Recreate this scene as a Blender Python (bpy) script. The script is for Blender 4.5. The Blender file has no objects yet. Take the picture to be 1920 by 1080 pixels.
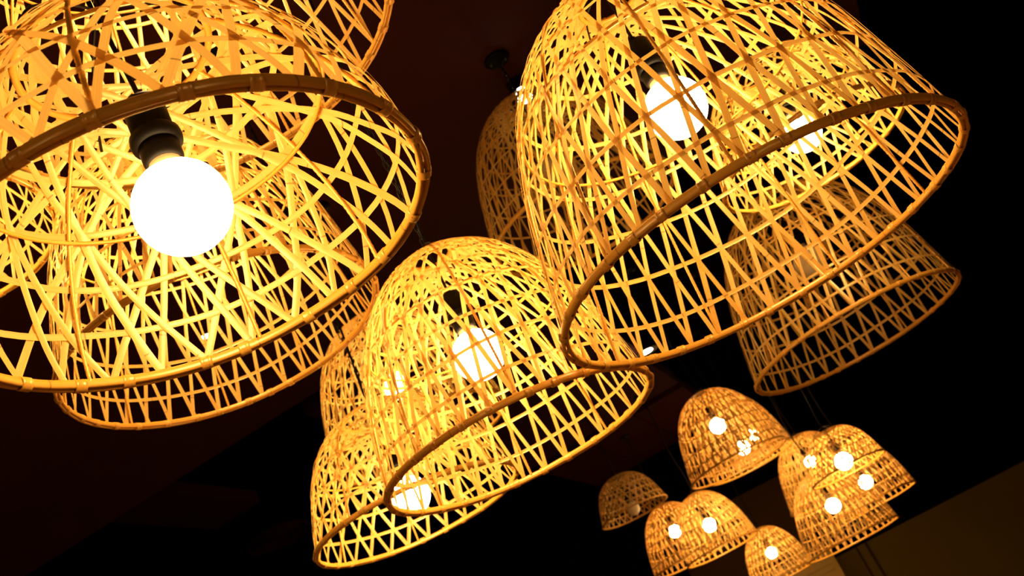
import bpy, math, random
import numpy as np
from mathutils import Matrix, Vector

random.seed(7)
scene = bpy.context.scene
col = scene.collection
PI = math.pi
EYE = 1.5                                   # camera height above the floor

# ------------------------------------------------------------------ camera
FPX = 2147.45
cam_d = bpy.data.cameras.new('camera')
cam_d.sensor_fit = 'HORIZONTAL'
cam_d.sensor_width = 36.0
cam_d.lens = FPX / 1920 * 36.0
cam_d.clip_start = 0.05
cam_d.clip_end = 100
cam = bpy.data.objects.new('camera', cam_d)
col.objects.link(cam)
RT = Vector((0.88972162, 0.17457208, -0.42180568))
UP = Vector((0.4565035, -0.34023957, 0.82209585))
FW = Vector((0.0, 0.92399222, 0.38241126))
m = Matrix.Identity(4)
for i in range(3):
    m[i][0], m[i][1], m[i][2] = RT[i], UP[i], -FW[i]
m[2][3] = EYE
cam.matrix_world = m
cam_d.dof.use_dof = True
cam_d.dof.focus_distance = 1.7
cam_d.dof.aperture_fstop = 10.5
scene.camera = cam

# ------------------------------------------------------------------ world, exposure
world = bpy.data.worlds.new('night')
scene.world = world
world.use_nodes = True
world.node_tree.nodes['Background'].inputs[0].default_value = (0.0, 0.0, 0.0, 1)
world.node_tree.nodes['Background'].inputs[1].default_value = 0.0
vs = scene.view_settings
vs.view_transform = 'Standard'
vs.look = 'None'
vs.gamma = 1.0
vs.use_curve_mapping = False
vs.exposure = 0.0
scene.cycles.max_bounces = 6
scene.cycles.diffuse_bounces = 3
scene.cycles.use_adaptive_sampling = True
scene.cycles.adaptive_threshold = 0.03
scene.cycles.transmission_bounces = 5
scene.cycles.sample_clamp_indirect = 12.0

GLOW = (1.0, 0.62, 0.27)                    # colour of the bulbs' light
LAMP_POWER = 90.0
DOWN_POWER = 30.0


# ------------------------------------------------------------------ materials
def new_mat(name):
    mt = bpy.data.materials.new(name)
    mt.use_nodes = True
    nt = mt.node_tree
    for n in list(nt.nodes):
        nt.nodes.remove(n)
    return mt, nt


def link(nt, a, b):
    nt.links.new(a, b)


def principled(name, colour, rough=0.5, spec=0.5, noise=None, metal=0.0):
    mt, nt = new_mat(name)
    out = nt.nodes.new('ShaderNodeOutputMaterial')
    b = nt.nodes.new('ShaderNodeBsdfPrincipled')
    b.inputs['Base Color'].default_value = (*colour, 1)
    b.inputs['Roughness'].default_value = rough
    b.inputs['Specular IOR Level'].default_value = spec
    b.inputs['Metallic'].default_value = metal
    if noise:
        scale, colour2 = noise
        tc = nt.nodes.new('ShaderNodeTexCoord')
        nz = nt.nodes.new('ShaderNodeTexNoise')
        nz.inputs['Scale'].default_value = scale
        nz.inputs['Detail'].default_value = 5
        mx = nt.nodes.new('ShaderNodeMix')
        mx.data_type = 'RGBA'
        mx.inputs[6].default_value = (*colour, 1)
        mx.inputs[7].default_value = (*colour2, 1)
        link(nt, tc.outputs['Object'], nz.inputs['Vector'])
        link(nt, nz.outputs['Fac'], mx.inputs[0])
        link(nt, mx.outputs[2], b.inputs['Base Color'])
    link(nt, b.outputs[0], out.inputs[0])
    return mt


def bamboo(name, dark, light, trans, gloss=0.06, knots=True):
    """split bamboo: fine lengthwise grain, a node line now and then, some light passes through"""
    mt, nt = new_mat(name)
    N = nt.nodes.new
    out = N('ShaderNodeOutputMaterial')
    uv = N('ShaderNodeUVMap')
    info = N('ShaderNodeObjectInfo')
    add = N('ShaderNodeVectorMath'); add.operation = 'ADD'
    comb = N('ShaderNodeCombineXYZ')
    mul = N('ShaderNodeMath'); mul.operation = 'MULTIPLY'; mul.inputs[1].default_value = 7.3
    link(nt, info.outputs['Random'], mul.inputs[0])
    link(nt, mul.outputs[0], comb.inputs[0])
    link(nt, mul.outputs[0], comb.inputs[1])
    link(nt, uv.outputs[0], add.inputs[0]); link(nt, comb.outputs[0], add.inputs[1])
    mp = N('ShaderNodeMapping')
    mp.inputs['Scale'].default_value = (5, 900, 1)
    link(nt, add.outputs[0], mp.inputs[0])
    nz = N('ShaderNodeTexNoise'); nz.inputs['Scale'].default_value = 1.0; nz.inputs['Detail'].default_value = 3
    link(nt, mp.outputs[0], nz.inputs['Vector'])
    mp2 = N('ShaderNodeMapping'); mp2.inputs['Scale'].default_value = (4, 4, 1)
    link(nt, add.outputs[0], mp2.inputs[0])
    nz2 = N('ShaderNodeTexNoise'); nz2.inputs['Scale'].default_value = 1.0
    link(nt, mp2.outputs[0], nz2.inputs['Vector'])
    avg = N('ShaderNodeMath'); avg.operation = 'MULTIPLY_ADD'; avg.inputs[1].default_value = 1.25
    sub = N('ShaderNodeMath'); sub.operation = 'MULTIPLY_ADD'; sub.inputs[1].default_value = 0.5; sub.inputs[2].default_value = -0.37
    link(nt, nz2.outputs['Fac'], sub.inputs[0])
    link(nt, nz.outputs['Fac'], avg.inputs[0]); link(nt, sub.outputs[0], avg.inputs[2])
    rnd = N('ShaderNodeMath'); rnd.operation = 'MULTIPLY_ADD'; rnd.inputs[1].default_value = 0.5; rnd.inputs[2].default_value = -0.25
    link(nt, info.outputs['Random'], rnd.inputs[0])
    fac = N('ShaderNodeMath'); fac.operation = 'ADD'; fac.use_clamp = True
    link(nt, avg.outputs[0], fac.inputs[0]); link(nt, rnd.outputs[0], fac.inputs[1])
    mx = N('ShaderNodeMix'); mx.data_type = 'RGBA'
    mx.inputs[6].default_value = (*dark, 1); mx.inputs[7].default_value = (*light, 1)
    link(nt, fac.outputs[0], mx.inputs[0])
    colour = mx.outputs[2]
    if knots:
        sp = N('ShaderNodeSeparateXYZ'); link(nt, add.outputs[0], sp.inputs[0])
        fr = N('ShaderNodeMath'); fr.operation = 'MODULO'; fr.inputs[1].default_value = 0.31
        link(nt, sp.outputs[0], fr.inputs[0])
        lt = N('ShaderNodeMath'); lt.operation = 'LESS_THAN'; lt.inputs[1].default_value = 0.0022
        link(nt, fr.outputs[0], lt.inputs[0])
        hf = N('ShaderNodeMath'); hf.operation = 'MULTIPLY'; hf.inputs[1].default_value = 0.7
        link(nt, lt.outputs[0], hf.inputs[0])
        mk = N('ShaderNodeMix'); mk.data_type = 'RGBA'
        mk.inputs[7].default_value = (0.22, 0.09, 0.02, 1)
        link(nt, hf.outputs[0], mk.inputs[0]); link(nt, colour, mk.inputs[6])
        colour = mk.outputs[2]
    df = N('ShaderNodeBsdfDiffuse'); link(nt, colour, df.inputs[0])
    sh = df.outputs[0]
    if trans > 0:
        tr = N('ShaderNodeBsdfTranslucent')
        link(nt, colour, tr.inputs[0])
        ms = N('ShaderNodeMixShader'); ms.inputs[0].default_value = trans
        link(nt, sh, ms.inputs[1]); link(nt, tr.outputs[0], ms.inputs[2])
        sh = ms.outputs[0]
    gl = N('ShaderNodeBsdfGlossy'); gl.inputs['Roughness'].default_value = 0.32
    gl.inputs[0].default_value = (1, 0.86, 0.55, 1)
    mg = N('ShaderNodeMixShader'); mg.inputs[0].default_value = gloss
    link(nt, sh, mg.inputs[1]); link(nt, gl.outputs[0], mg.inputs[2])
    link(nt, mg.outputs[0], out.inputs[0])
    return mt


def emitter(name, colour, strength):
    mt, nt = new_mat(name)
    out = nt.nodes.new('ShaderNodeOutputMaterial')
    e = nt.nodes.new('ShaderNodeEmission')
    e.inputs[0].default_value = (*colour, 1)
    e.inputs[1].default_value = strength
    link(nt, e.outputs[0], out.inputs[0])
    return mt


M = {
    'strip': bamboo('split_bamboo', (0.74, 0.41, 0.065), (0.97, 0.69, 0.20), 0.38),
    'aged': bamboo('aged_split_bamboo', (0.58, 0.27, 0.045), (0.97, 0.62, 0.16), 0.10),
    'rib': bamboo('rattan_wrap', (0.62, 0.29, 0.025), (0.84, 0.46, 0.070), 0.0, 0.10, False),
    'rim': bamboo('bamboo_rim', (0.58, 0.265, 0.022), (0.86, 0.48, 0.070), 0.0, 0.08),
    'bind': bamboo('rattan_binding', (0.60, 0.27, 0.022), (0.82, 0.44, 0.060), 0.0, 0.14, False),
    'black': principled('black_plastic', (0.0022, 0.0016, 0.0010), 0.5, 0.06),
    'cord': principled('black_cord', (0.006, 0.004, 0.003), 0.6, 0.1),
    'metal': principled('blackened_steel', (0.016, 0.011, 0.006), 0.4, 0.3, None, 0.3),
    'neck': principled('bulb_base', (0.20, 0.14, 0.07), 0.45, 0.3),
    'milk': principled('unlit_opal_glass', (0.82, 0.72, 0.46), 0.15, 0.5),
    'lit': emitter('lit_opal_glass', GLOW, LAMP_POWER),
    'lit_dimmer': emitter('lit_opal_glass_dimmer', GLOW, LAMP_POWER * 0.62),
    'spot': emitter('lit_downlight', (1.0, 0.86, 0.62), DOWN_POWER),
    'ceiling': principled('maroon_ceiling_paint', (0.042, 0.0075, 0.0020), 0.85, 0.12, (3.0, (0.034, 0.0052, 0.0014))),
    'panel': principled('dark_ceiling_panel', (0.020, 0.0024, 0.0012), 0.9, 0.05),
    'void': principled('black_paint', (0.0022, 0.0016, 0.0014), 0.95, 0.0),
    'olive': principled('olive_wall_paint', (0.15, 0.105, 0.012), 0.9, 0.1, (1.2, (0.13, 0.088, 0.009))),
    'brown': principled('brown_wall_paint', (0.055, 0.026, 0.005), 0.9, 0.1),
    'floor': principled('pale_wood_floor', (0.62, 0.43, 0.24), 0.5, 0.3, (6.0, (0.54, 0.36, 0.19))),
    'wall': principled('warm_wall_paint', (0.60, 0.43, 0.25), 0.9, 0.1, (2.0, (0.54, 0.38, 0.22))),
    'unit': principled('cream_unit', (0.40, 0.27, 0.06), 0.6, 0.3),
}


# ------------------------------------------------------------------ mesh helpers
class Geo:
    """collects grids (rows x columns of points) with their uvs"""
    def __init__(self):
        self.v, self.f, self.uv, self.n = [], [], [], 0

    def grid(self, P, U=None, loop_r=False, loop_c=False):
        P = np.asarray(P, float)
        nr, nc = P.shape[:2]
        if U is None:
            U = np.zeros((nr, nc, 2))
            U[..., 0] = np.linspace(0, 1, nr)[:, None]
            U[..., 1] = np.linspace(0, 1, nc)[None]
        self.v.append(P.reshape(-1, 3))
        for i in range(nr if loop_r else nr - 1):
            for j in range(nc if loop_c else nc - 1):
                a, b = i, (i + 1) % nr
                c, d = j, (j + 1) % nc
                self.f.append((self.n + a * nc + c, self.n + a * nc + d, self.n + b * nc + d, self.n + b * nc + c))
                for (ii, jj) in ((a, c), (a, d), (b, d), (b, c)):
                    self.uv.append(U[ii, jj])
        self.n += nr * nc
        return self

    def merged(self, other, mat):
        """another Geo, transformed by a 4x4 array"""
        V = np.concatenate(other.v)
        self.v.append(V @ mat[:3, :3].T + mat[:3, 3])
        self.f += [tuple(i + self.n for i in f) for f in other.f]
        self.uv += other.uv
        self.n += len(V)
        return self

    def mesh(self, name, smooth=True):
        V = np.concatenate(self.v)
        me = bpy.data.meshes.new(name)
        me.from_pydata(V.tolist(), [], self.f)
        l = me.uv_layers.new(name='UVMap')
        l.data.foreach_set('uv', np.asarray(self.uv, dtype=np.float32).ravel())
        if smooth:
            me.polygons.foreach_set('use_smooth', [True] * len(me.polygons))
        me.update()
        return me


def obj(name, me, mat=None, parent=None, loc=(0, 0, 0), rot=(0, 0, 0)):
    o = bpy.data.objects.new(name, me)
    if mat is not None and not me.materials:
        me.materials.append(mat)
    col.objects.link(o)
    o.location = loc
    o.rotation_euler = rot
    if parent is not None:
        o.parent = parent
    return o


def tag(o, label, cat, group=None):
    o['label'] = label
    o['category'] = cat
    if group:
        o['group'] = group
    return o


def structure(o):
    o['kind'] = 'structure'
    return o


def frames(P, nrm):
    """tangent and side vectors of a path with given normals"""
    T = np.gradient(P, axis=0)
    T /= np.linalg.norm(T, axis=1)[:, None] + 1e-12
    S = np.cross(T, nrm)
    S /= np.linalg.norm(S, axis=1)[:, None] + 1e-12
    return T, S


def arclen(P):
    return np.concatenate([[0], np.cumsum(np.linalg.norm(np.diff(P, axis=0), axis=1))])


def ribbon(P, nrm, width, crown=0.0007, loop=False):
    """a bowed splint: five points across, edges set back from the crown"""
    if loop:
        T = np.roll(P, -1, 0) - np.roll(P, 1, 0)
        T /= np.linalg.norm(T, axis=1)[:, None]
        S = np.cross(T, nrm)
    else:
        T, S = frames(P, nrm)
    w = np.broadcast_to(np.asarray(width, float), (len(P),))
    cols = []
    for t, d in ((-1, 0.0), (-0.55, 0.8), (0.55, 0.8), (1, 0.0)):
        cols.append(P + S * (w * 0.5 * t)[:, None] + nrm * (crown * d))
    G = np.stack(cols, 1)
    L = arclen(P)
    U = np.zeros((len(P), 4, 2))
    U[..., 0] = L[:, None]
    U[..., 1] = np.array([-0.5, -0.27, 0.27, 0.5])[None] * np.mean(w)
    return Geo().grid(G, U, loop_r=loop)


def tube(P, nrm, rad, n=6, loop=False):
    if loop:
        T = np.roll(P, -1, 0) - np.roll(P, 1, 0)
        T /= np.linalg.norm(T, axis=1)[:, None]
        S = np.cross(T, nrm)
    else:
        T, S = frames(P, nrm)
    B = np.cross(T, S)
    rad = np.broadcast_to(np.asarray(rad, float), (len(P),))
    a = np.arange(n) * 2 * PI / n
    G = P[:, None] + rad[:, None, None] * (np.cos(a)[None, :, None] * S[:, None] + np.sin(a)[None, :, None] * B[:, None])
    L = arclen(P)
    U = np.zeros((len(P), n, 2))
    U[..., 0] = L[:, None]
    U[..., 1] = (a / (2 * PI) * 2 * PI * rad.mean())[None]
    return Geo().grid(G, U, loop_r=loop, loop_c=True)


def lathe(prof, n=32):
    """closed surface of revolution about z from (radius, height) points"""
    a = np.arange(n) * 2 * PI / n
    prof = np.asarray(prof, float)
    G = np.stack([prof[:, 0][:, None] * np.cos(a)[None], prof[:, 0][:, None] * np.sin(a)[None],
                  np.broadcast_to(prof[:, 1][:, None], (len(prof), n))], 2)
    return Geo().grid(G, loop_c=True)


def box_mesh(name, lo, hi, bevel=0.0):
    x0, y0, z0 = lo; x1, y1, z1 = hi
    V = [(x, y, z) for x in (x0, x1) for y in (y0, y1) for z in (z0, z1)]
    F = [(0, 1, 3, 2), (4, 6, 7, 5), (0, 4, 5, 1), (2, 3, 7, 6), (0, 2, 6, 4), (1, 5, 7, 3)]
    me = bpy.data.meshes.new(name)
    me.from_pydata(V, [], F)
    me.update()
    return me


def prism_mesh(name, pts, z0, z1):
    n = len(pts)
    V = [(x, y, z0) for x, y in pts] + [(x, y, z1) for x, y in pts]
    F = [tuple(reversed(range(n))), tuple(range(n, 2 * n))]
    F += [(i, (i + 1) % n, n + (i + 1) % n, n + i) for i in range(n)]
    me = bpy.data.meshes.new(name)
    me.from_pydata(V, [], F)
    me.update()
    return me


# ------------------------------------------------------------------ the room
CZ = EYE + 2.82                              # underside of the maroon ceiling
U_ = np.array([0.974, -0.225]); V_ = np.array([0.225, 0.974])   # the building's two directions


def uvp(a, b):
    q = a * U_ + b * V_
    return (float(q[0]), float(q[1]))


fl = structure(obj('floor', box_mesh('floor', (-9, -4, -0.1), (9, 16, 0)), M['floor']))
# near ceiling: its far edge runs along U_
b0 = float(np.dot(V_, (-1.58, 6.90)))
ce = structure(obj('ceiling', prism_mesh('ceiling', [uvp(-9, -6), uvp(1.05, -6), uvp(1.05, b0), uvp(-9, b0)], CZ, CZ + 0.16), M['ceiling']))
# second ceiling field beyond a dark slot, split by a narrow gap
aL = float(np.dot(U_, (-1.66, 7.0)))
aR = float(np.dot(U_, (0.80, 9.93)))
bg = float(np.dot(V_, (1.00, 10.90)))
nb = b0 + 0.24
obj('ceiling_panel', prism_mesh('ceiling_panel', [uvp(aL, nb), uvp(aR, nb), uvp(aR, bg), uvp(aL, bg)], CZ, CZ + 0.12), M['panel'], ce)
ks = np.linspace(aL, aR, 4)
for i in range(3):
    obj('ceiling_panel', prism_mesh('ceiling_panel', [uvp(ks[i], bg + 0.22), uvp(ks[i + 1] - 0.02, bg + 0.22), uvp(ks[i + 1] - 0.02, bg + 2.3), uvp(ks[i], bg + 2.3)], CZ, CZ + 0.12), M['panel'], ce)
al = float(np.dot(U_, (-2.76, 7.2)))
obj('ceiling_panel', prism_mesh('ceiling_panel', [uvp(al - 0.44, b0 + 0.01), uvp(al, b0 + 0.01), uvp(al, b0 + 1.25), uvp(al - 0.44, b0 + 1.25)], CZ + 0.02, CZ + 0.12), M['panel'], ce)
obj('ceiling_deck', box_mesh('ceiling_deck', (-9, -4, CZ + 0.6), (9, 16, CZ + 0.7)), M['void'], ce)
structure(obj('wall_left', box_mesh('wall_left', (-9.1, -4, 0), (-9, 16, CZ + 0.6)), M['wall']))
structure(obj('wall_right', box_mesh('wall_right', (9, -4, 0), (9.1, 16, CZ + 0.6)), M['void']))
structure(obj('wall_front', box_mesh('wall_front', (-9, -4.1, 0), (9, -4, CZ + 0.6)), M['wall']))
wb = structure(obj('wall_back', box_mesh('wall_back', (-9, 15.0, 0), (9, 15.1, CZ + 0.6)), M['void']))
obj('lower_wall', box_mesh('lower_wall', (1.95, 14.9, 0), (8.6, 15.0, EYE + 0.985)), M['olive'], wb)
for x in (2.30, 2.43):
    obj('joint_strip', box_mesh('joint_strip', (x, 14.885, 0), (x + 0.03, 14.9, EYE + 0.985)), M['brown'], wb)
obj('upper_panel', box_mesh('upper_panel', (0.35, 14.93, 0), (1.95, 15.0, EYE + 2.19)), M['brown'], wb)




def ceiling_at(x, y):
    a, b = float(np.dot(U_, (x, y))), float(np.dot(V_, (x, y)))
    if a < 1.05 and b < b0:
        return CZ
    if aL < a < aR and (nb < b < bg or bg + 0.22 < b < bg + 2.3):
        return CZ
    return CZ + 0.6


un = bpy.data.objects.new('wall_unit', None); col.objects.link(un)
un.location = (1.42, 14.6, EYE + 0.66)
tag(un, 'pale box-shaped wall unit low on the far brown wall, at the bottom edge', 'wall unit')
obj('casing', box_mesh('casing', (-0.35, -0.12, 0), (0.55, 0.28, 0.44)), M['unit'], un)
for k in range(4):
    obj('louver', box_mesh('louver', (-0.28, -0.135, 0.05 + 0.07 * k), (0.48, -0.12, 0.085 + 0.07 * k)), M['unit'], un)


def downlight(x, y, lit, label, r=0.055, z=CZ):
    t = bpy.data.objects.new('downlight', None); col.objects.link(t)
    t.location = (x, y, z)
    tag(t, label, 'downlight', 'ceiling downlights')
    obj('trim_ring', lathe([(r * 0.78, 0.0), (r, -0.002), (r * 1.35, -0.006), (r * 1.45, -0.003), (r * 1.45, 0.0)], 28).mesh('trim_ring'), M['metal'], t)
    if lit:
        obj('lens', lathe([(0.0005, -0.004), (r * 0.5, -0.004), (r * 0.8, -0.001)], 24).mesh('lens'), M['spot'], t)
    else:
        obj('reflector', lathe([(0.0005, -0.0015), (r * 0.4, -0.0015), (r * 0.8, -0.001)], 24).mesh('reflector'), M['void'], t)
    return t


downlight(0.775, 9.46, True, 'small lit downlight in the ceiling beside the rim of the large right lamp', 0.075)
downlight(-1.575, 5.46, True, 'small lit downlight seen through the weave under the big left lamp', 0.03)
downlight(-0.826, 6.05, False, 'unlit round downlight in the ceiling just above the half-hidden lit lamp', 0.07)

vt = bpy.data.objects.new('ceiling_vent', None); col.objects.link(vt)
vt.location = (-3.30, 11.30, CZ + 0.6)
tag(vt, 'faint round air vent on the dark ceiling at lower left', 'vent')
for k, rr in enumerate((0.34, 0.25, 0.17, 0.09)):
    obj('vent_ring', lathe([(rr - 0.035, -0.01), (rr - 0.02, -0.04), (rr, -0.045), (rr + 0.01, 0.0)], 36).mesh('vent_ring'), M['panel'], vt)

# adjustable spotlight beside the unlit lamp's canopy
sp = bpy.data.objects.new('ceiling_spotlight', None); col.objects.link(sp)
sp.location = (0.45, 4.60, CZ)
tag(sp, 'black spotlight with a bright lens just above the unlit lamp behind the large right lamp', 'spotlight')
obj('mount', lathe([(0.0005, 0), (0.045, 0), (0.045, -0.02), (0.012, -0.025), (0.012, -0.06), (0.0005, -0.06)], 20).mesh('mount'), M['black'], sp)
can = lathe([(0.0005, 0.07), (0.045, 0.07), (0.05, 0.05), (0.05, -0.05), (0.044, -0.052), (0.042, -0.035)], 24)
ob = obj('can', can.mesh('can'), M['black'], sp, (0.0, -0.025, -0.085), (-0.75, 0.0, 0))
obj('lens', lathe([(0.0005, -0.04), (0.042, -0.036)], 24).mesh('lens'), M['spot'], ob)


# ------------------------------------------------------------------ woven shades
def profile(q, R):
    """meridian of a shade from rim to apex: arrays s, r, h (metres)"""
    H, b, n, mm = q
    x = np.concatenate([np.linspace(0, 0.9, 400), 1 - np.geomspace(0.1, 1e-7, 500)[1:], [1.0]])
    r = (1 - b * x) * np.maximum(1 - x ** n, 0) ** (1 / mm)
    h = x * H
    s = np.concatenate([[0], np.cumsum(np.hypot(np.diff(r), np.diff(h)))])
    return s * R, r * R, h * R


class Kind:
    def __init__(self, q, R, N, c1, c2, hoops, nrib, nbind, sw, seed):
        self.R, self.N = R, N
        rng = np.random.RandomState(seed)
        s, r, h = self.s, self.r, self.h = profile(q, R)
        self.H = h[-1]
        # --- diagonal splints: shortest paths over the dome, c = closest distance to the axis
        step = 2 * PI / N

        def geodesic(c):
            rr = np.linspace(c, r[0] - 1e-6, 4000)
            w = np.sqrt(np.maximum(rr ** 2 - c * c, 0))
            ss = np.interp(rr, r[::-1], s[::-1])
            ds = -np.gradient(ss, rr)
            f = c * ds / rr ** 2
            th = np.concatenate([[0], np.cumsum(0.5 * (f[1:] + f[:-1]) * np.diff(w))])
            return rr, ss, th

        def delta(c):
            return geodesic(c)[2][-1]

        def pick(c0, target, mod, span):
            best = None
            for c in np.linspace(c0 * (1 - span), c0 * (1 + span), 41):
                d = (delta(c * R) - target + mod / 2) % mod - mod / 2
                k = abs(d) / mod + 0.25 * abs(c / c0 - 1)
                if best is None or k < best[0]:
                    best = (k, c)
            return best[1]
        self.c1 = pick(c1, 0.0, step / 2, 0.3)
        self.c2 = pick(c2, delta(self.c1 * R), 2 * step, 0.35)
        self.geos = []
        # both ends of every splint land on the same marks along the rim, in V-shaped pairs
        d1 = round(delta(self.c1 * R) / (step / 2)) * step / 2
        d2 = d1 + round((delta(self.c2 * R) - d1) / (2 * step)) * 2 * step
        for c, dend in ((self.c1, d1), (self.c2, d2)):
            var = []
            for k in range(4):
                cc = c * R * (1 + rng.uniform(-0.035, 0.035))
                rr, ss, th = geodesic(cc)
                th = th * (dend / th[-1])
                L = np.concatenate([[0], np.cumsum(np.sqrt(np.diff(rr) ** 2 + np.diff(np.interp(ss, s, h)) ** 2 + (rr[1:] * np.diff(th)) ** 2))])
                Lt = L[-1]
                nseg = 26
                t = np.linspace(-1, 1, 2 * nseg + 1)
                l = np.abs(t) * Lt
                sp_ = np.interp(l, L, ss)
                thp = np.sign(t) * np.interp(l, L, th)
                rp, hp = np.interp(sp_, s, r), np.interp(sp_, s, h)
                # outward normal of the dome
                e = 0.004
                dr = np.interp(sp_ + e, s, r) - np.interp(sp_ - e, s, r)
                dh = np.interp(sp_ + e, s, h) - np.interp(sp_ - e, s, h)
                nr, nh = dh, -dr
                ln = np.hypot(nr, nh) + 1e-9
                nr, nh = nr / ln, nh / ln
                ph = rng.uniform(0, 6.28, 3)
                wob = (0.0030 * np.sin(2.1 * PI * t + ph[0]) + 0.0016 * np.sin(5.3 * PI * t + ph[1])) * (1 - t ** 4)
                thp = thp + wob / np.maximum(rp, 0.12)
                off = 0.0016 * np.tanh(t * 4) + 0.0007 * np.sin(9 * PI * t + ph[2])
                nrm = np.stack([nr * np.cos(thp), nr * np.sin(thp), nh], 1)
                P = np.stack([rp * np.cos(thp), rp * np.sin(thp), hp], 1) + nrm * off[:, None]
                wd = sw * (1 + rng.uniform(-0.10, 0.12)) * (1 + 0.05 * np.sin(3 * PI * t + ph[2])) * (0.80 + 0.20 * np.abs(t))
                var.append(ribbon(P, nrm, wd))
            self.geos.append(var)
        self.strip_meshes = [[g.mesh('bamboo_strip') for g in v] for v in self.geos]
        self.strips = []                       # (family, variant, angle)
        for i in range(N):
            self.strips.append((i % 2, rng.randint(4), i * step + rng.uniform(-0.07, 0.07) * step))
        # --- level hoops
        self.hoop_geos = []
        for sh in hoops:
            a = np.arange(72) * 2 * PI / 72
            k1, k2 = rng.uniform(0, 6.28, 2)
            sv = sh * R + 0.003 * np.sin(2 * a + k1) + 0.0022 * np.sin(5 * a + k2)
            rp, hp = np.interp(sv, s, r), np.interp(sv, s, h)
            e = 0.004
            dr = np.interp(sv + e, s, r) - np.interp(sv - e, s, r)
            dh = np.interp(sv + e, s, h) - np.interp(sv - e, s, h)
            ln = np.hypot(dr, dh)
            nr, nh = dh / ln, -dr / ln
            nrm = np.stack([nr * np.cos(a), nr * np.sin(a), nh], 1)
            P = np.stack([rp * np.cos(a), rp * np.sin(a), hp], 1) + nrm * (0.0008 * np.sin(N / 2 * a))[:, None]
            self.hoop_geos.append(ribbon(P, nrm, sw * 0.82 * (1 + rng.uniform(-0.08, 0.08)), loop=True))
        self.hoop_meshes = [g.mesh('bamboo_hoop') for g in self.hoop_geos]
        # --- wrapped ribs on the inside
        self.top_r = max(0.05, self.c1 * R * 0.9)
        s_top = float(np.interp(self.top_r, r[::-1], s[::-1]))
        n = int(s_top / 0.0022)
        sv = np.linspace(0.0, s_top, n)
        rp, hp = np.interp(sv, s, r) - 0.0055, np.interp(sv, s, h)
        P = np.stack([rp, np.zeros(n), hp], 1)
        T = np.gradient(P, axis=0); T /= np.linalg.norm(T, axis=1)[:, None]
        nrm = np.stack([T[:, 2], np.zeros(n), -T[:, 0]], 1)
        rad = 0.0029 + 0.0006 * np.array([0, 1, 0.9, 0.5])[np.arange(n) % 4]
        self.rib_geo = tube(P, nrm, rad, 6)
        self.rib_mesh = self.rib_geo.mesh('rib')
        self.nrib = nrib
        # --- wire rings
        def ring(rad0, z, thick, nn=72):
            a = np.arange(nn) * 2 * PI / nn
            P = np.stack([rad0 * np.cos(a), rad0 * np.sin(a), np.full(nn, z)], 1)
            nrm = np.tile(np.array([[0, 0, 1.0]]), (nn, 1))
            return tube(P, nrm, thick * (1 + 0.12 * (np.arange(nn) % 2)), 6, True)
        smid = s_top * 0.52
        self.ring_geo = ring(float(np.interp(smid, s, r)) - 0.0115, float(np.interp(smid, s, h)), 0.0028)
        self.ring_mesh = self.ring_geo.mesh('inner_ring')
        self.top_geo = ring(self.top_r, float(np.interp(s_top, s, h)) - 0.002, 0.005, 36)
        self.top_mesh = self.top_geo.mesh('top_ring')
        self.top_h = float(np.interp(s_top, s, h))
        # --- rim: two split hoops clamped round the ends of the splints
        def rim(rc, half, hh, phase):
            nn = 96
            a = np.arange(nn) * 2 * PI / nn
            sec = [(-half, -hh * 0.75), (-half * 0.4, -hh), (half * 0.5, -hh), (half, -hh * 0.6), (half, hh * 0.6), (half * 0.5, hh), (-half * 0.4, hh), (-half, hh * 0.75)]
            if phase:
                sec = [(-x, z) for x, z in reversed(sec)]
            wv = 0.0007 * np.sin(7 * a + phase) + 0.0006 * np.sin(11 * a + 2 * phase)
            P = np.zeros((nn, 8, 3)); U = np.zeros((nn, 8, 2))
            for j, (x, z) in enumerate(sec):
                P[:, j, 0] = (rc + x + wv) * np.cos(a); P[:, j, 1] = (rc + x + wv) * np.sin(a); P[:, j, 2] = z - 0.002 + 0.0008 * np.sin(5 * a + phase)
                U[:, j, 0] = a * rc; U[:, j, 1] = j * 0.004
            return Geo().grid(P, U, True, True)
        self.rim_geos = [rim(R + 0.0042, 0.0034, 0.0072, 0), rim(R - 0.0042, 0.0034, 0.0064, 1.3)]
        self.rim_meshes = [g.mesh('rim_hoop') for g in self.rim_geos]
        # --- rattan binding: a sleeve of three turns, local x along the rim
        Q = []
        xs = np.array([-0.0085, -0.0082, -0.0058, -0.0030, -0.0026, 0.0, 0.0026, 0.0030, 0.0058, 0.0082, 0.0085])
        ks_ = np.array([0.90, 1.0, 1.06, 1.0, 0.98, 1.06, 0.98, 1.0, 1.06, 1.0, 0.90])
        for x, k in zip(xs, ks_):
            Q.append([(0.0098 * k * math.cos(b), x, -0.002 + 0.0096 * k * math.sin(b)) for b in np.arange(10) * 2 * PI / 10])
        self.bind_geo = Geo().grid(Q, None, False, True)
        self.bind_mesh = self.bind_geo.mesh('binding')
        self.nbind = nbind
        self._joined = None

    def rim_part(self, full, root):
        o = obj('rim_hoop', self.rim_meshes[0], M['rim'], root)
        obj('rim_hoop', self.rim_meshes[1], M['rim'], root)
        if full:
            for i in range(self.nbind):
                a = (i + random.uniform(-0.18, 0.18)) * 2 * PI / self.nbind
                obj('binding', self.bind_mesh, M['bind'], o, (self.R * math.cos(a), self.R * math.sin(a), 0), (0, 0, a))

    def joined(self):
        """all splints and hoops in one mesh, for lamps too far off to pick splints apart"""
        if self._joined is None:
            g = Geo()
            for fam, var, a in self.strips:
                c, s_ = math.cos(a), math.sin(a)
                g.merged(self.geos[fam][var], np.array([[c, -s_, 0, 0], [s_, c, 0, 0], [0, 0, 1, 0], [0, 0, 0, 1.0]]))
            for hg in self.hoop_geos:
                g.merged(hg, np.eye(4))
            self._joined = g.mesh('woven_shade')
        return self._joined


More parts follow.
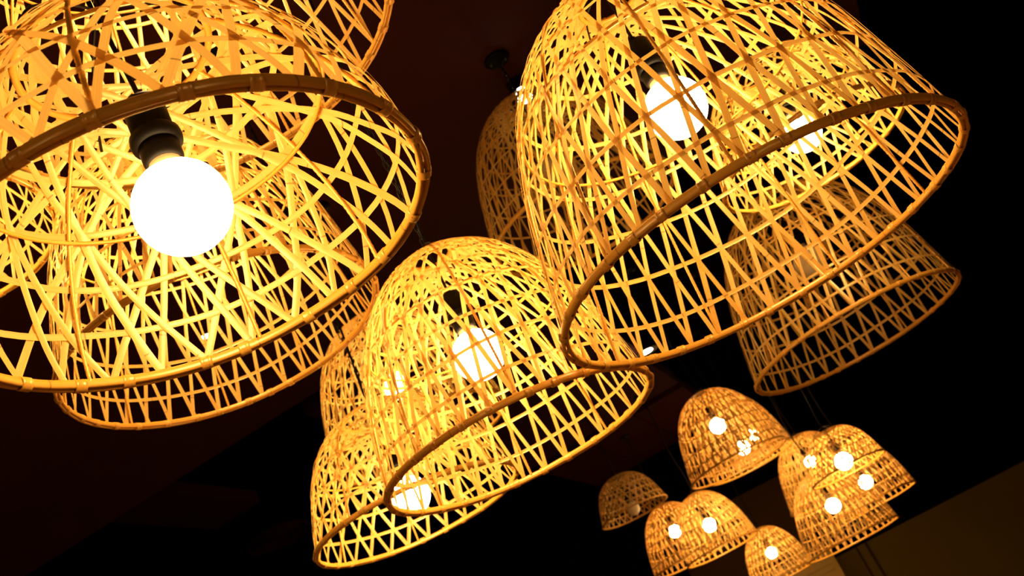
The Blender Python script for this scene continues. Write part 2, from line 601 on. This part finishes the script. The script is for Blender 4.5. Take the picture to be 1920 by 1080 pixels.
KINDS = {
    # broad low bell (big lamp at left)
    'A': Kind((1.22, 0.02, 1.85, 1.70), 0.31, 28, 0.36, 0.30, (0.22, 0.46, 0.70, 0.94, 1.16, 1.36), 8, 22, 0.0115, 3),
    # low bell
    'I': Kind((1.13, 0.30, 4.2, 2.5), 0.33, 30, 0.33, 0.27, (0.20, 0.43, 0.66, 0.89, 1.12, 1.35, 1.56), 8, 24, 0.0110, 5),
    # tall bell
    'T': Kind((1.55, 0.28, 4.2, 2.2), 0.41, 38, 0.18, 0.29, (0.18, 0.42, 0.67, 0.92, 1.18, 1.45, 1.72), 9, 34, 0.0110, 11),
    # tall bell, smaller
    'H': Kind((1.60, 0.23, 3.3, 2.12), 0.33, 34, 0.19, 0.29, (0.20, 0.45, 0.70, 0.95, 1.20, 1.46, 1.74), 8, 28, 0.0100, 17),
}

# ------------------------------------------------------------------ lamp fittings
RB = 0.0625
ang = np.linspace(-PI / 2, PI / 2 - 0.33, 16)
BULB = lathe([(max(RB * math.cos(t), 0.0004), RB * math.sin(t)) for t in ang], 32).mesh('bulb_globe')
NECK = lathe([(0.019, 0.0565), (0.0215, 0.064), (0.021, 0.082), (0.018, 0.086), (0.0004, 0.086)], 24).mesh('bulb_base')
SOCK = lathe([(0.0004, 0.070), (0.0235, 0.070), (0.0265, 0.076), (0.027, 0.096), (0.0245, 0.100), (0.0245, 0.122), (0.0275, 0.126), (0.0275, 0.166), (0.024, 0.172), (0.008, 0.173), (0.007, 0.186), (0.0004, 0.186)], 28).mesh('socket_body')
COLL = lathe([(0.0246, 0.098), (0.033, 0.100), (0.0345, 0.107), (0.0335, 0.115), (0.029, 0.120), (0.0246, 0.121)], 28).mesh('socket_collar')
CANO = lathe([(0.0004, 0.0), (0.060, 0.0), (0.060, -0.012), (0.052, -0.020), (0.014, -0.024), (0.012, -0.042), (0.0004, -0.043)], 32).mesh('canopy')
SCRW = lathe([(0.0004, -0.026), (0.007, -0.026), (0.008, -0.018)], 10).mesh('screw')


def link_geo():
    nn = 14
    P = []
    for i in range(nn):
        a = i * 2 * PI / nn
        x, z = 0.0062 * math.cos(a), 0.0062 * math.sin(a)
        P.append((x, 0, z + (0.0085 if z > 0 else -0.0085)))
    P = np.array(P)
    nrm = np.tile(np.array([[0, 1.0, 0]]), (nn, 1))
    return tube(P, nrm, 0.0017, 5, True)


LINK = link_geo()
LINK_MESH = LINK.mesh('chain_link')
PITCH = 0.0262


def lamp(code, kind, R, pos, label, lit=True, bulb_h=0.8, near=True, links=False, spin=0.0, group=None, chain=True, boff=(0, 0)):
    K = KINDS[kind]
    root = bpy.data.objects.new('pendant_lamp', None)
    col.objects.link(root)
    root.location = (pos[0], pos[1], pos[2] + EYE)
    sc = R / K.R
    tag(root, label, 'pendant lamp', group)
    # woven shade
    parts0 = set(bpy.data.objects)
    holder = root
    if near:
        for fam, var, a in K.strips:
            obj('bamboo_strip', K.strip_meshes[fam][var], M['strip'], holder, rot=(0, 0, a + spin))
        for me in K.hoop_meshes:
            obj('bamboo_hoop', me, M['strip'], holder, rot=(0, 0, spin + random.uniform(0, 6)))
    else:
        o = obj('woven_shade', K.joined(), M['aged'], holder, rot=(0, 0, spin))
        o['kind'] = 'stuff'
    for i in range(K.nrib):
        obj('rib', K.rib_mesh, M['rib'], holder, rot=(0, 0, spin + i * 2 * PI / K.nrib + random.uniform(-0.05, 0.05)))
    obj('inner_ring', K.ring_mesh, M['rib'], holder)
    obj('top_ring', K.top_mesh, M['rib'], holder)
    K.rim_part(near, holder)
    if abs(sc - 1) > 1e-4:
        for o in list(bpy.data.objects):
            if o not in parts0 and o.parent is root:
                o.scale = (sc,) * 3
                if o.name.startswith('rim'):
                    pass
    # bulb and socket on the axis
    bz = bulb_h * R
    b = obj('bulb', BULB, None, root, (boff[0], boff[1], bz))
    if not BULB.materials:
        BULB.materials.append(M['lit'])
    b.material_slots[0].link = 'OBJECT'
    b.material_slots[0].material = (M['lit_dimmer'] if code == 'A' else M['lit']) if lit else M['milk']
    obj('bulb_base', NECK, M['neck'], b)
    so = obj('socket', SOCK, M['black'], root, (boff[0], boff[1], bz))
    obj('socket_collar', COLL, M['black'], so)
    th = K.top_h * sc
    ztop = ceiling_at(pos[0], pos[1]) - root.location.z
    apex = K.H * sc
    # cord from the socket up through the top, then beside the chain
    zs = np.concatenate([np.linspace(bz + 0.18, apex + 0.03, 10), np.linspace(apex + 0.03, ztop - 0.02, 40)[1:]]) if ztop > apex + 0.1 else np.linspace(bz + 0.18, ztop, 20)
    off = 0.009 * np.clip((zs - apex) / 0.05, 0, 1)
    dn = np.clip((apex - zs) / (apex - bz - 0.18), 0, 1)
    P = np.stack([off * np.cos(zs * 9) + dn * boff[0], off * np.sin(zs * 9) + dn * boff[1], zs], 1)
    nrm = np.tile(np.array([[0, 1.0, 0]]), (len(zs), 1))
    obj('cord', tube(P, nrm, 0.0036 if near else 0.006, 6).mesh('cord'), M['cord'], root)
    # black wire hanger over the top ring
    tr = K.top_r * sc
    for i in range(3):
        a = spin + i * 2 * PI / 3
        t = np.linspace(0, 1, 14)
        x = tr * 1.25 * t
        z = th + (apex + 0.03 - th) * (1 - t ** 1.6) - 0.02 * np.sin(t * PI) * 0 - 0.035 * np.clip((t - 0.72) / 0.28, 0, 1) ** 2
        P = np.stack([x * math.cos(a), x * math.sin(a), z], 1)
        nr_ = np.tile(np.array([[-math.sin(a), math.cos(a), 0]]), (14, 1))
        obj('hanger_wire', tube(P, nr_, 0.0022, 5).mesh('hanger_wire'), M['metal'], root)
    if chain:
        nl = max(1, int((ztop - 0.03 - apex - 0.03) / (PITCH * 0.93)))
        if links:
            for i in range(nl):
                obj('chain_link', LINK_MESH, M['metal'], root, (0, 0, apex + 0.04 + i * PITCH * 0.93), (0, 0, (i % 2) * PI / 2 + 0.4))
        else:
            g = Geo()
            for i in range(nl):
                a = (i % 2) * PI / 2 + 0.4
                c, s_ = math.cos(a), math.sin(a)
                g.merged(LINK, np.array([[c, -s_, 0, 0], [s_, c, 0, 0], [0, 0, 1, apex + 0.04 + i * PITCH * 0.93], [0, 0, 0, 1.0]]))
            o = obj('chain', g.mesh('chain'), M['metal'], root)
            o['kind'] = 'stuff'
    cn = obj('canopy', CANO, M['black'], root, (0, 0, ztop))
    for sgn in (-1, 1):
        obj('screw', SCRW, M['metal'], cn, (0.036 * sgn, 0.0, 0))
    return root


NEAR = 'large woven bamboo pendants in front'
FAR = 'small pendants hanging at the far end'
lamp('A', 'A', 0.31, (-0.3324, 1.2196, 0.7417), 'largest bamboo lamp at upper left, its bare globe bulb fully visible below', True, 0.215, spin=0.15, group=NEAR, boff=(0.0105, 0.003))
lamp('E', 'T', 0.41, (0.4477, 2.0159, 0.6789), 'large tall bamboo lamp at upper right with bulb behind its open weave', True, 0.82, spin=0.4, group=NEAR)
lamp('H', 'H', 0.33, (-0.1429, 2.5445, 0.7024), 'tall bamboo lamp in the centre hanging from a visible chain', True, 0.72, links=True, spin=0.9, group=NEAR)
lamp('B', 'T', 0.41, (-0.7117, 2.5977, 1.3005), 'lit bamboo lamp directly behind the largest left lamp, its rim showing below', True, 0.88, spin=1.3, group=NEAR)
lamp('C', 'T', 0.42, (-0.3456, 1.735, 1.4645), 'bamboo lamp cut by the top edge above the largest left lamp', True, 0.85, spin=2.1, group=NEAR)
lamp('G', 'T', 0.41, (1.0418, 4.1415, 0.9294), 'unlit bamboo lamp at right hanging below the large tall lamp', False, 0.80, spin=0.2, group=NEAR)
lamp('F', 'I', 0.315, (1.0403, 3.3459, 1.3319), 'lit bamboo lamp seen through the weave of the large upper right lamp', True, 0.225, spin=0.7, group=NEAR)
lamp('I', 'I', 0.335, (-0.5781, 3.4655, 0.9016), 'lowest lit bamboo lamp at bottom centre, partly behind the central lamp', True, 0.195, spin=1.1, group=NEAR)
lamp('D', 'T', 0.41, (0.404, 4.351, 1.932), 'dark unlit bamboo lamp close under the ceiling, left of the large right lamp', False, 0.66, links=True, spin=1.7, group=NEAR)
lamp('K', 'I', 0.34, (-1.306, 2.401, 1.835), 'bamboo lamp cut by the left edge, glimpsed through the largest lamp', True, 0.21, spin=2.0, group=NEAR)
lamp('J', 'T', 0.41, (-0.656, 4.804, 1.549), 'lit bamboo lamp half hidden between the central lamp and the lowest lamp', True, 0.66, links=True, spin=0.5, group=NEAR)

far = [
    ('T', 0.41, (0.956, 9.079, 1.558), 'small lit lamp highest of the far cluster, front one of the overlapping group', True, 0.816),
    ('T', 0.41, (1.164, 10.126, 1.697), 'small lit lamp behind the highest far lamp, its rim showing at lower right', True, 0.34),
    ('T', 0.30, (1.4916, 11.6456, 1.9453), 'farthest small lit lamp, only its bulb glinting through the highest far lamp', True, 0.78),
    ('I', 0.32, (0.062, 10.351, 1.81), 'small unlit brown lamp with a dull bulb, leftmost of the far cluster', False, 0.10),
    ('H', 0.39, (0.3415, 11.841, 1.390), 'left one of the overlapping lit pair just right of the small unlit lamp', True, 0.828),
    ('H', 0.35, (0.613, 10.643, 1.207), 'right, nearer one of the overlapping lit pair below the highest far lamp', True, 0.69),
    ('H', 0.37, (1.242, 13.47, 0.965), 'lowest small lit lamp, cut by the bottom edge of the picture', True, 0.77),
    ('T', 0.45, (1.943, 12.185, 1.374), 'small lit lamp at the left back of the right-hand far cluster', True, 0.867),
    ('I', 0.28, (1.537, 8.362, 1.043), 'small low lit lamp in front at the top of the right-hand far cluster', True, 0.23),
    ('H', 0.37, (2.025, 10.625, 0.965), 'rightmost small lit lamp of the far cluster', True, 0.52),
    ('T', 0.41, (1.56, 9.948, 0.72), 'small lit lamp lowest in front of the right-hand far cluster', True, 0.766),
]
for i, (k, R, p, lab, lit, bh) in enumerate(far):
    lamp('S', k, R, p, lab, lit, bh, near=False, spin=0.37 * i, group=FAR, chain=False)

# the row goes on behind the viewer: these two light the near sides of the shades
for x, y, z, lab in ((-0.95, -0.75, 0.95, 'lit bamboo lamp of the same row, behind the viewer to the left'), (0.85, -0.55, 1.15, 'lit bamboo lamp of the same row, behind the viewer to the right')):
    lamp('P', 'I', 0.33, (x, y, z), lab, True, 0.2, near=False, spin=0.5, group=NEAR, chain=False)
